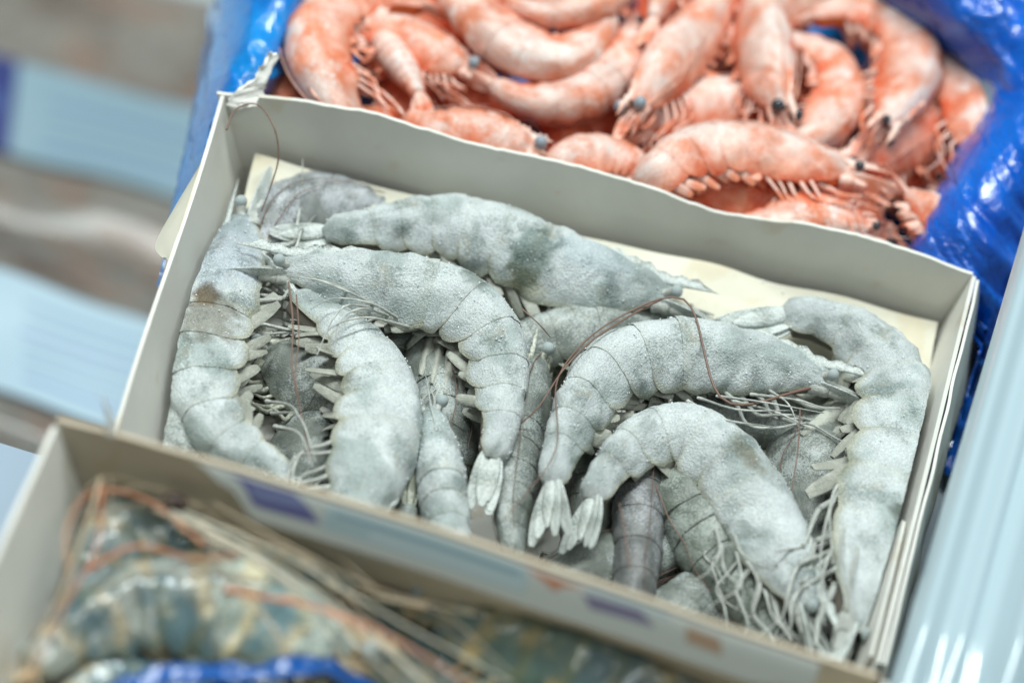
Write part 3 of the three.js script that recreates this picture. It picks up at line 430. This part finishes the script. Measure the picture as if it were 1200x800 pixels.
{
  const n = 700, r = rng(404), im = new THREE.InstancedMesh(GRAIN, M.grain, n), m4 = new THREE.Matrix4(), q = new THREE.Quaternion(), e = new THREE.Euler(); im.name = 'ice_crumbs';
  im.userData = { label: 'loose white ice crumbs scattered on the cream fold along the back wall', category: 'ice', kind: 'stuff' }; im.castShadow = im.receiveShadow = true; scene.add(im);
  for (let k = 0; k < n; k++) { const x = mix(-0.128, 0.132, r()), v = Math.pow(r(), 0.6), z = BX.zb + 0.004 + 0.034 * v, y = 0.0352 - 0.016 * v, sz = 0.00015 + 0.0006 * Math.pow(r(), 4); m4.compose(V3(x, y, z), q.setFromEuler(e.set(r() * 6, r() * 6, 0)), V3(sz, sz * (0.5 + r()), sz)); im.setMatrixAt(k, m4); }
}
for (const [label, w, pts] of [
  ['fine brown feeler looping over the torn back corner of the middle box', 0.00042, [[265, 152, 0.064], [276, 128, 0.066], [300, 122, 0.067], [321, 150, 0.066], [326, 185, 0.058], [318, 215, 0.05], [306, 248, 0.042]]],
  ['dark brown feeler hanging across the gap left of the curved shrimp', 0.00040, [[338, 330, 0.058], [343, 380, 0.056], [342, 430, 0.052], [352, 480, 0.046], [364, 540, 0.042]]],
  ['second dark brown feeler beside it, slightly bent', 0.00034, [[347, 345, 0.056], [350, 395, 0.054], [346, 440, 0.05], [356, 500, 0.044]]],
  ['reddish feeler from the eye at the back to the middle gap', 0.00045, [[776, 350, 0.05], [735, 372, 0.052], [690, 402, 0.052], [658, 436, 0.05], [630, 478, 0.046], [606, 500, 0.04]]],
  ['short reddish feeler at the bend near the green patch', 0.00035, [[612, 362, 0.05], [632, 380, 0.05], [645, 395, 0.046]]],
  ['thin dark feeler upright between the arched shrimp and the largest one', 0.00030, [[938, 480, 0.056], [935, 530, 0.05], [926, 585, 0.044]]],
  ['reddish feeler standing in the front gap', 0.00036, [[738, 665, 0.044], [732, 620, 0.046], [726, 590, 0.044]]],
]) { const g = thing('shrimp_feeler', label, 'feeler', 'loose feelers on the grey shrimp'); part('strand', tube(pts.map((p) => at(...p)), w, w * 0.6, 50, 6, 1, 0.2), M.frostFeeler, g); settle(g); }
// ------------------------------------------------------------------ pink shrimp behind
const behind = (q) => { const p = at(...q), d = p.clone().sub(camera.position).normalize(); if (p.z > -0.121) p.addScaledVector(d, (-0.121 - p.z) / d.z); return p; };
function pink(label, pts, y, o) { return shrimp({ name: 'pink_shrimp', label, group: 'cooked pink shrimp in the blue lined box', kind: 'pink', lod: 0.7, legLen: 0.42, fit: fitPink, pts: h3(pts, y).map(behind), ...o }); }
pink('pink shrimp curled at the left end beside the blue film', [[415, 150], [390, 110], [370, 70], [377, 30], [412, 6], [462, 0], [505, 10]], 0.050, { r: 39, side: -1, roll: 25, fan: [548, 28, 0.05], seed: 31 });
pink('pink shrimp head with a grey eye inside the left curl', [[545, 82], [510, 66], [470, 48], [430, 32], [400, 15]], 0.046, { r: 32, side: 1, roll: 30, seed: 32, greyEye: true, fan: false, eye: 0.24 });
pink('plain pink shrimp bent like a bowl near the top middle', [[515, -15], [560, 22], [600, 55], [648, 70], [692, 52], [715, 12]], 0.055, { r: 37, side: 1, roll: 22, seed: 33, noHead: true });
pink('pink shrimp bent below the bowl shaped one, towards the middle', [[740, 40], [717, 85], [682, 112], [640, 120], [602, 112], [574, 95]], 0.048, { r: 36, side: -1, roll: 22, seed: 34 });
pink('pale pink shrimp tail hanging below the left curl', [[440, 35], [465, 68], [485, 100], [491, 114]], 0.045, { r: 26, side: 1, roll: 50, seed: 35, fan: [499, 156, 0.047], fanLen: 0.4, noHead: true, legs: 0 });
pink('orange shrimp head with a pale eye close to the grey box rim', [[622, 176], [585, 166], [545, 158], [505, 150], [470, 138]], 0.046, { r: 33, side: 1, roll: 35, seed: 36, greyEye: true, eye: 0.24, fan: false });
pink('large pale pink shrimp lying along the rim, head to the right with a dark eye', [[992, 207], [930, 190], [870, 180], [812, 184], [772, 206], [756, 242], [766, 275]], 0.054, { r: 39, side: 1, roll: 24, seed: 37, patches: [[0.28, 0.5, 0.03, 0.4, [0.95, 0.45, 0.35]], [0.42, 0.2, 0.03, 0.3, [0.95, 0.5, 0.4]]] });
pink('pink shrimp head pointing down left with a grey eye and long legs', [[747, 125], [775, 85], [806, 48], [836, 12], [865, -25]], 0.056, { r: 36, side: -1, roll: 50, seed: 38, greyEye: true, eye: 0.22, fan: false });
pink('pale pink shrimp pointing straight down with two black eyes', [[914, 128], [902, 82], [895, 40], [891, 0], [890, -40]], 0.058, { r: 38, side: 1, roll: 62, seed: 39, eye: 0.22, fan: false, patches: [[0.35, 0.3, 0.05, 0.3, [1, 0.4, 0.3]]] });
pink('pink shrimp bent like a hook right of the black eyed one', [[925, 168], [962, 152], [984, 115], [975, 75], [945, 55], [908, 50]], 0.050, { r: 33, side: 1, roll: 22, seed: 40, noHead: true });
pink('large pink shrimp curled at the top right', [[1035, 145], [1062, 102], [1066, 60], [1036, 26], [990, 15], [945, 22]], 0.056, { r: 38, side: 1, roll: 24, seed: 41, fan: [900, 40, 0.05] });
pink('pink shrimp leaning against the clear film at the right end', [[1158, 190], [1142, 145], [1122, 100], [1097, 60], [1070, 30]], 0.050, { r: 36, side: 1, roll: 30, seed: 42, fan: false });
pink('orange shrimp lying crosswise under the two down pointing heads', [[755, 155], [800, 133], [850, 122], [900, 115], [940, 110]], 0.040, { r: 36, side: -1, roll: 35, seed: 43, fan: false });
pink('red orange shrimp shell below the curl at the top right', [[1000, 195], [1042, 172], [1082, 150], [1115, 120]], 0.042, { r: 38, side: -1, roll: 45, seed: 44, fan: false, patches: [[0.5, 0, 1, 3, [0.95, 0.6, 0.5]]] });
pink('small pink shrimp by the right corner with its tail pointing up left', [[1132, 292], [1110, 262], [1082, 240], [1060, 226]], 0.050, { r: 27, side: 1, roll: 40, seed: 45, fan: [1022, 182, 0.055], fanLen: 0.4, noHead: true, legs: 3 });
pink('pale pink shrimp cut by the top edge in the middle', [[745, -20], [690, 8], [640, 16], [590, 2]], 0.060, { r: 27, side: -1, roll: 30, seed: 46, fan: false, noHead: true });
pink('orange shrimp legs and belly under the large one by the rim', [[1015, 268], [960, 258], [910, 262], [860, 268]], 0.045, { r: 32, side: -1, roll: 10, seed: 47, fan: false, legLen: 0.5 });
pink('pink shrimp bend half hidden by the rim left of the large one', [[640, 215], [668, 190], [710, 185], [745, 195], [770, 220]], 0.047, { r: 29, side: -1, roll: 30, seed: 48, fan: false, noHead: true });
pink('pink tail with thin legs hanging from the top edge', [[800, -60], [785, -25], [772, 5], [765, 25]], 0.062, { r: 24, side: 1, roll: 60, seed: 49, fan: [752, 62, 0.058], fanLen: 0.3, noHead: true });
pink('orange shrimp back showing in the gap between the large one and the rim', [[800, 225], [860, 236], [925, 248], [990, 262]], 0.036, { r: 36, side: -1, roll: 45, seed: 51, fan: false, patches: [[0.5, 0, 1, 3, [0.95, 0.5, 0.32]]] });
pink('pink shrimp cut by the top edge behind the black eyed one', [[965, -30], [928, 0], [890, 20], [850, 30]], 0.040, { r: 34, side: 1, roll: 40, seed: 50, fan: false });
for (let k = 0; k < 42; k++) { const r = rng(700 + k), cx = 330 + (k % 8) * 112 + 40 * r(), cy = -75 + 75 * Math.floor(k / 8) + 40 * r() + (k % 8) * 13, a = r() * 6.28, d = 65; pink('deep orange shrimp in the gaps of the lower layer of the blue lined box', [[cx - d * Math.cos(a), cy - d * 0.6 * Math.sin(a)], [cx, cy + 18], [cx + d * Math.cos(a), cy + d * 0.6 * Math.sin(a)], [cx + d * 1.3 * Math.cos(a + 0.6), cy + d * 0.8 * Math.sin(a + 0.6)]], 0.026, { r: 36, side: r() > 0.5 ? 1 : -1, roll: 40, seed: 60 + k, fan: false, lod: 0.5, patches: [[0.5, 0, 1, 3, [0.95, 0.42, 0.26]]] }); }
{
  const t = thing('film_liner', 'crumpled shiny blue plastic film lining the box of pink shrimp', 'plastic film');
  const cr = (p, k, q = 0) => { const a = p.x * 0.5 + p.z * 0.9, b = p.x * 0.9 - p.z * 0.5 + p.y; return p.add(V3(0.7, 1, 0.5).multiplyScalar(k * (0.6 * N3(a * 12, b * 30 + q, 1) + 0.9 * (1 - 2.4 * Math.pow(Math.abs(N3(a * 15 + q, b * 46, 2)), 0.75)) + 0.42 * (1 - 2.4 * Math.pow(Math.abs(N3(a * 40 + b * 30, b * 95 + q, 5)), 0.7))))); };
  const grid = (rows) => through(rows.map((r) => r.map((p) => at(...p))));
  const right = grid([
    [[1180, 30, 0.058], [1150, 120, 0.050], [1100, 225, 0.046], [1075, 285, 0.044], [1060, 330, 0.036]],
    [[1216, 45, 0.080], [1168, 138, 0.070], [1112, 238, 0.062], [1088, 294, 0.052], [1078, 335, 0.034]],
    [[1262, 75, 0.085], [1206, 170, 0.078], [1156, 270, 0.066], [1138, 330, 0.050], [1128, 400, 0.036]],
    [[1300, 130, 0.060], [1245, 240, 0.055], [1185, 350, 0.040], [1145, 440, 0.024], [1110, 520, 0.012]],
    [[1330, 220, 0.02], [1260, 370, 0.012], [1200, 470, 0.006], [1160, 550, 0.004], [1105, 610, 0.003]]]);
  // it lies against the outside of the middle box
  const outside = (p) => { const wx = mix(0.1492, 0.1295, clamp((p.z + 0.1045) / 0.1985)) + 0.0125, dx = wx - p.x, dz = p.z + 0.1075; if (dx > 0 && dz > 0) { if (dz < dx * 1.4) p.z -= dz; else p.x += dx; } return p; };
  part('right_drape', sheet((u, v) => outside(cr(right(u, v), 0.0020)), 110, 130, 0.0006, [0.14, 0.22]), M.filmDeep, t);
  const left = grid([
    [[370, -25, 0.040], [345, 50, 0.036], [326, 105, 0.032], [310, 140, 0.028]],
    [[362, -40, 0.060], [332, 40, 0.054], [304, 105, 0.048], [282, 150, 0.040]],
    [[318, -40, 0.060], [290, 40, 0.055], [262, 115, 0.048], [246, 180, 0.040]],
    [[268, -30, 0.035], [245, 70, 0.028], [222, 160, 0.020], [208, 240, 0.012]],
    [[245, 10, 0.0], [225, 130, 0.0], [204, 240, 0.0], [184, 335, 0.0]]]);
  part('left_drape', sheet((u, v) => { const p = cr(left(u, v), 0.0014, 4), dx = p.x + 0.1585, dz = p.z + 0.1078; if (dx > 0 && dz > 0) { if (dz < dx) p.z -= dz; else p.x -= dx; } return p; }, 70, 80, 0.0006, [0.12, 0.18]), M.film, t);
  const back = grid([
    [[1010, 40, 0.03], [1090, 80, 0.03], [1130, 130, 0.03], [1130, 200, 0.03]],
    [[1040, -40, 0.085], [1110, 20, 0.083], [1180, 70, 0.08], [1200, 130, 0.075]],
    [[1100, -90, 0.10], [1180, -30, 0.095], [1260, 30, 0.09], [1290, 100, 0.08]]]);
  part('corner_fold', sheet((u, v) => cr(back(u, v), 0.003, 9), 60, 60, 0.0006, [0.12, 0.12]), M.filmDeep, t);
  part('base_sheet', sheet((u, v) => V3(mix(-0.15, 0.17, u), 0.004, mix(-0.115, -0.40, v)), 2, 2, 0.001, [0.3, 0.3]), M.film, t);
  settle(t);
  const c = thing('clear_bag', 'clear plastic bag edge between the pink shrimp and the blue film', 'plastic bag');
  const cf = grid([[[1070, 20, 0.05], [1110, 70, 0.05], [1140, 130, 0.05]], [[1100, 15, 0.068], [1150, 60, 0.068], [1175, 130, 0.066]], [[1130, 20, 0.074], [1172, 60, 0.073], [1192, 120, 0.068]]]);
  part('bag_edge', sheet((u, v) => cr(cf(u, v), 0.002, 2), 40, 40, 0.0004, [0.06, 0.06]), M.clearFilm, c); settle(c);
}

// ------------------------------------------------------------------ the tiger prawn box in front
const PH = 0.105;                                           // height of the front box
{
  const a = at(65, 495, PH), b = at(1030, 797, PH), fl = at(-18, 700, PH);
  const t = thing('prawn_box', 'white cardboard box in front with printed inner flap, holding banded prawns', 'box');
  const bump = lut([[0, 0], [0.1, 0.0022], [0.25, 0.0040], [0.45, 0.0048], [0.65, 0.0030], [0.85, 0.0006], [1, 0]]);
  part('back_wall', sheet((u, v) => { const p = a.clone().lerp(b, u); return V3(p.x, v * (PH + bump(u)), p.z - 0.001); }, 80, 8, 0.0018, [0.3, 0.08]), M.kraft, t);
  const dir = fl.clone().sub(a).normalize();
  part('left_wall', sheet((u, v) => { const p = a.clone().addScaledVector(dir, mix(0.30, 0.0016, u)); return V3(p.x + 0.034 * (1 - v) + 0.0015 * Math.sin(u * 7) * v, v * (PH + 0.0006 * N3(u * 8, 2, 2)), p.z); }, 40, 8, 0.002, [0.3, 0.08]), M.card, t);
  part('right_wall', sheet((u, v) => { const p = b.clone().addScaledVector(dir, 0.30 * u); return V3(p.x + 0.0015, v * PH, p.z); }, 10, 6, 0.002, [0.3, 0.08]), M.card, t);
  part('box_floor', sheet((u, v) => { const p = a.clone().lerp(b, u).addScaledVector(dir, 0.30 * v); p.y = 0.02; return p; }, 4, 4, 0.002, [0.3, 0.3]), M.cardCream, t);
  // printed flap folded down inside
  const W = 1024, H = 128, cv = document.createElement('canvas'); cv.width = W; cv.height = H; const x = cv.getContext('2d');
  x.fillStyle = '#bcc2bf'; x.fillRect(0, 0, W, H); x.fillStyle = '#a6bcc2'; x.fillRect(225, 26, 330, 78); x.fillStyle = '#8ca5b0'; x.fillRect(240, 44, 300, 22); x.fillStyle = '#b9cad0'; x.fillRect(300, 76, 250, 18); x.fillStyle = '#93a9b4'; x.fillRect(650, 20, 130, 16);
  const poly = (c, p) => { x.fillStyle = c; x.beginPath(); p.forEach(([i, j], k) => (k ? x.lineTo(i, j) : x.moveTo(i, j))); x.fill(); };
  poly('#5d5f92', [[62, 30], [170, 18], [222, 96], [110, 100]]); poly('#7883ab', [[95, 52], [180, 40], [200, 66], [110, 80]]);
  poly('#b58064', [[540, 18], [650, 30], [612, 50], [600, 74]]); poly('#77738f', [[640, 52], [735, 44], [765, 80], [660, 88]]); poly('#a88f78', [[810, 40], [865, 44], [875, 92], [815, 88]]);
  const tex = new THREE.CanvasTexture(cv); tex.colorSpace = THREE.SRGBColorSpace;
  const pm = phys({ map: tex, color: new THREE.Color(0.74, 0.73, 0.71), roughness: 0.4, clearcoat: 0.3, clearcoatRoughness: 0.3 });
  const fu = lut([[0, 0], [0.06, 0.55], [0.12, 1], [0.9, 1], [1, 0.8]]);
  part('printed_flap', sheet((u, v) => { const q = mix(0.165, 0.93, u), p = a.clone().lerp(b, q), w = (1 - v) * fu(u), ang = 0.35 + 0.75 * w; return V3(p.x, PH + bump(q) + 0.0012 * Math.sin(w * 2.6) - 0.0125 * w * Math.sin(ang) , p.z + 0.0006 + 0.0085 * w * (0.55 + 0.45 * w)); }, 80, 10, 0.0014, [1, 1]), pm, t);
  const sp = [at(131, 512, PH), at(126, 490, PH + 0.006), at(117, 458, PH + 0.014)];
  part('paper_shard', sheet((u, v) => sp[0].clone().lerp(sp[2], u).add(V3((v - 0.5) * 0.004 * (1 - u) + 0.001 * Math.sin(u * 3), 0, 0)), 8, 3, 0.0006, [0.02, 0.004]), M.cardRaw, t);
  settle(t);
}
function prawn(label, pts, y, o) { return shrimp({ name: 'banded_prawn', label, group: 'banded prawns in the front box', kind: 'tiger', lod: 0.8, pts: h3(pts, y + PH - 0.088), ...o }); }
const fe = (list, y) => list.map((c) => h3(c, y + PH - 0.082));
prawn('banded prawn arched at the back left corner of the front box', [[310, 640], [250, 616], [190, 612], [140, 638], [105, 690], [88, 750]], 0.048, { r: 46, side: 1, roll: 25, seed: 81, feel: 0.022, antennae: fe([[[300, 630], [200, 580], [120, 560], [75, 620], [90, 680]], [[300, 640], [180, 570], [100, 600], [70, 780]]], 0.068) });
prawn('whitish prawn lying over the blue strip in the front box', [[410, 775], [335, 738], [255, 716], [170, 716], [95, 745], [30, 800]], 0.050, { r: 56, side: 1, roll: 30, seed: 82, wob: 0.1, feel: 0.022, patches: [[0.22, 0, 0.22, 3, [1.9, 2.0, 2.0]]], antennae: fe([[[340, 770], [260, 650], [200, 610], [330, 640], [420, 720], [520, 830]], [[340, 760], [250, 640], [350, 650], [450, 740], [540, 830]]], 0.074) });
prawn('tan prawn along the printed flap with a pale eye', [[432, 684], [386, 668], [335, 652], [285, 642], [235, 640], [190, 650]], 0.050, { r: 36, side: 1, roll: 25, seed: 83, eye: 0.2, greyEye: true, beak: 1.7, feel: 0.024, patches: [[0.3, 0, 0.6, 3, [1.3, 1.15, 0.85]]], antennae: fe([[[440, 690], [380, 640], [300, 600], [240, 590], [130, 600], [60, 700]], [[440, 700], [520, 720], [600, 790]]], 0.07) });
prawn('big blue and tan banded prawn at the right end of the front box', [[500, 716], [560, 738], [640, 762], [720, 794], [800, 832], [870, 880]], 0.048, { r: 52, side: -1, roll: 28, seed: 84, feel: 0.022, patches: [[0.3, 0, 0.25, 3, [1.5, 1.35, 1.0]]], antennae: fe([[[500, 710], [400, 690], [300, 680], [220, 665], [100, 690]]], 0.07) });
prawn('dark prawn between the strip and the right prawn in the front box', [[580, 850], [510, 800], [430, 762], [360, 740], [300, 740]], 0.034, { r: 46, side: 1, roll: 35, seed: 85, patches: [[0.5, 0, 1, 3, [0.6, 0.65, 0.65]]] });
prawn('prawn cut by the bottom left edge of the front box', [[60, 900], [90, 850], [130, 810], [190, 800], [250, 830]], 0.036, { r: 48, side: -1, roll: 30, seed: 86, antennae: fe([[[70, 880], [40, 760], [120, 640], [130, 560]]], 0.07) });
for (const [label, w, mat, pts] of [['rust coloured feeler lying across the banded prawns', 0.0012, M.rustFeeler, [[100, 668], [160, 640], [230, 655], [280, 650]]], ['thick orange feeler beside the tan prawn', 0.0016, M.rustFeeler, [[262, 690], [310, 700], [370, 712], [430, 740]]], ['amber feeler in the left corner of the front box', 0.0013, M.tigerFeeler, [[118, 560], [100, 620], [70, 700], [15, 800]]], ['pale feeler running down to the bottom edge', 0.0013, M.paleFeeler, [[200, 600], [280, 640], [370, 710], [440, 775], [480, 810]]], ['pale feeler next to the strip, slightly longer', 0.0011, M.paleFeeler, [[230, 615], [320, 660], [400, 715], [500, 800], [530, 830]]], ['pale feeler sweeping from the arched prawn to the right end', 0.0010, M.paleFeeler, [[215, 600], [330, 650], [470, 730], [600, 800]]], ['pale feeler sweeping just below it', 0.0010, M.paleFeeler, [[240, 628], [340, 680], [430, 745], [500, 805]]], ['amber feeler sweeping down to the blue strip', 0.0010, M.tigerFeeler, [[180, 596], [270, 640], [350, 700], [420, 790]]], ['fine orange feeler looping in the corner of the front box', 0.0008, M.rustFeeler, [[240, 640], [170, 585], [110, 575], [78, 620], [84, 690]]], ['fine orange feeler running down the left side of the front box', 0.0008, M.rustFeeler, [[120, 570], [112, 640], [70, 720], [30, 800]]], ['fine amber feeler along the tan prawn', 0.0008, M.tigerFeeler, [[250, 590], [340, 640], [440, 690], [560, 720]]], ['orange feeler bundle edge beside the dark prawn', 0.0011, M.rustFeeler, [[330, 700], [420, 728], [500, 770], [560, 810]]], ['thin dark feeler curled above the banded prawn', 0.0006, M.frostFeeler, [[185, 592], [150, 578], [122, 582], [118, 610]]]]) {
  const g = thing('prawn_feeler', label, 'feeler', 'loose feelers in the front box'); part('strand', tube(pts.map((p) => at(p[0], p[1], PH - 0.008)), w * 0.62, w * 0.3, 40, 6), mat, g); settle(g);
}
{
  const t = thing('blue_strip', 'glossy blue plastic strip at the bottom of the front box', 'plastic strip');
  const f = through([[[130, 800, 0.058], [200, 778, 0.060], [300, 776, 0.061], [375, 768, 0.060], [440, 800, 0.052]], [[120, 825, 0.056], [200, 800, 0.062], [300, 796, 0.063], [380, 790, 0.062], [450, 830, 0.052]]].map((r) => r.map((p) => at(p[0], p[1], p[2] + PH - 0.084))));
  part('strip', sheet((u, v) => f(u, v).add(V3(0, 0.002 * N3(v * 9, u, 2), 0)), 6, 50, 0.0008, [0.02, 0.1]), M.strip, t); settle(t);
  const k = thing('brown_scrap', 'small dark brown scrap above the arched banded prawn', 'scrap'), p = at(205, 588, PH - 0.014);
  part('scrap', new THREE.IcosahedronGeometry(0.004, 2).scale(1.2, 0.8, 0.8).translate(p.x, p.y, p.z), phys({ color: new THREE.Color(0.05, 0.03, 0.025), roughness: 0.6 }), k); settle(k);
}

// ------------------------------------------------------------------ right: pale ribbed plastic edge of the freezer
{
  const t = thing('freezer_rail', 'pale blue ribbed plastic rail along the right edge of the freezer', 'rail');
  const p0 = at(1200, 268, 0.085), p1 = at(1042, 806, 0.085), d = p1.clone().sub(p0), f = (s) => p0.clone().addScaledVector(d, s);
  const prof = (w) => 0.008 * Math.pow(Math.abs(Math.sin(w * Math.PI * 6 + 0.5)), 0.8) + 0.0025 * Math.sin(w * 61);
  part('ribbed_face', sheet((u, v) => { const p = f(mix(-0.9, 1.5, u)); const far = Math.max(0, (mix(-0.9, 1.5, u) - 0.87) * 0.23), drop = far < 0.04 ? 6.0 * far * far : 0.0096 + 0.48 * (far - 0.04); return V3(p.x + 0.16 * v, p.y - drop + 0.02 * v + prof(v) - 0.004 * Math.pow(1 - v, 8), p.z + 0.01 * v); }, 90, 160, 0.004, [0.5, 0.16]), M.rail, t);
  part('side_face', sheet((u, v) => { const p = f(mix(-0.9, 1.5, u)); return V3(p.x + 0.001 + 0.004 * v, mix(p.y - 0.007, 0.001, v), p.z); }, 20, 6, -0.003, [0.5, 0.08]), M.rail, t);
  settle(t);
}

// ------------------------------------------------------------------ left: wrapped packs further down in the freezer
function pack(label, corners, y, th, seed, labelBand) {
  const t = thing('frozen_pack', label, 'food pack', 'wrapped frozen packs on the left'), P = through(corners.map((r) => r.map((p) => at(p[0], p[1], y))));
  const top = (u, v) => { const p = P(u, v), e = Math.min(1, 5 * Math.min(u, 1 - u, v, 1 - v) + 0.02); p.y += th * (0.5 * Math.sqrt(e) - 0.3) + 0.003 * N3(p.x * 11, seed, p.z * 11) * e; return p; };
  part('contents', sheet(top, 50, 50, 0.02, [0.35, 0.35]), phys({ map: T.packColor, roughness: 0.35, clearcoat: 0.6, clearcoatRoughness: 0.2, bumpMap: T.filmBump, bumpScale: 0.003 }), t);
  if (labelBand) {
    const [v0, v1, c, txt] = labelBand, cv = document.createElement('canvas'); cv.width = 512; cv.height = 256; const x = cv.getContext('2d');
    x.fillStyle = c; x.fillRect(0, 0, 512, 256); const r = rng(seed); for (let k = 0; k < txt; k++) { x.fillStyle = k % 3 ? 'rgba(70,110,150,0.35)' : 'rgba(60,90,170,0.45)'; x.fillRect(255 + 20 * r(), 40 + k * (190 / txt), 120 + 100 * r(), 6 + 4 * r()); }
    if (seed === 1) { x.fillStyle = '#39437f'; x.fillRect(60, 0, 175, 256); x.fillStyle = '#52699f'; x.fillRect(60, 90, 160, 60); }
    const tex = new THREE.CanvasTexture(cv); tex.colorSpace = THREE.SRGBColorSpace;
    part('label_band', sheet((u, v) => { const p = top(mix(v1, v0, u), mix(0.02, 0.98, v)); p.y += 0.003; return p; }, 20, 40, 0.001, [1, 1]).rotateX(0), (tex.rotation = Math.PI / 2, tex.center.set(0.5, 0.5), phys({ map: tex, roughness: 0.35, clearcoat: 0.4 })), t);
  }
  settle(t);
}
pack('brown frozen pack with a pale blue label and a purple end, behind at the left', [[[-160, -120], [60, -60], [400, 20]], [[-180, 60], [40, 120], [380, 210]], [[-200, 220], [20, 290], [360, 390]]], -0.30, 0.05, 1, [0.44, 0.72, '#93aebb', 5]);
pack('grey brown pack with a bright white blue label at the left edge', [[[-200, 200], [40, 280], [300, 370]], [[-220, 340], [20, 410], [280, 500]], [[-240, 480], [0, 560], [250, 640]]], -0.26, 0.05, 2, [0.3, 0.72, '#bcd4e2', 6]);
{
  const g = thing('ledge', 'pale blue ledge left of the front box', 'ledge');
  const P = through([[[-120, 520], [90, 585]], [[-160, 900], [60, 960]]].map((r) => r.map((p) => at(p[0], p[1], -0.04))));
  part('top', sheet(P, 6, 6, -0.02, [0.3, 0.3]), M.ledge, g); settle(g);
}
renderer.render(scene, camera);
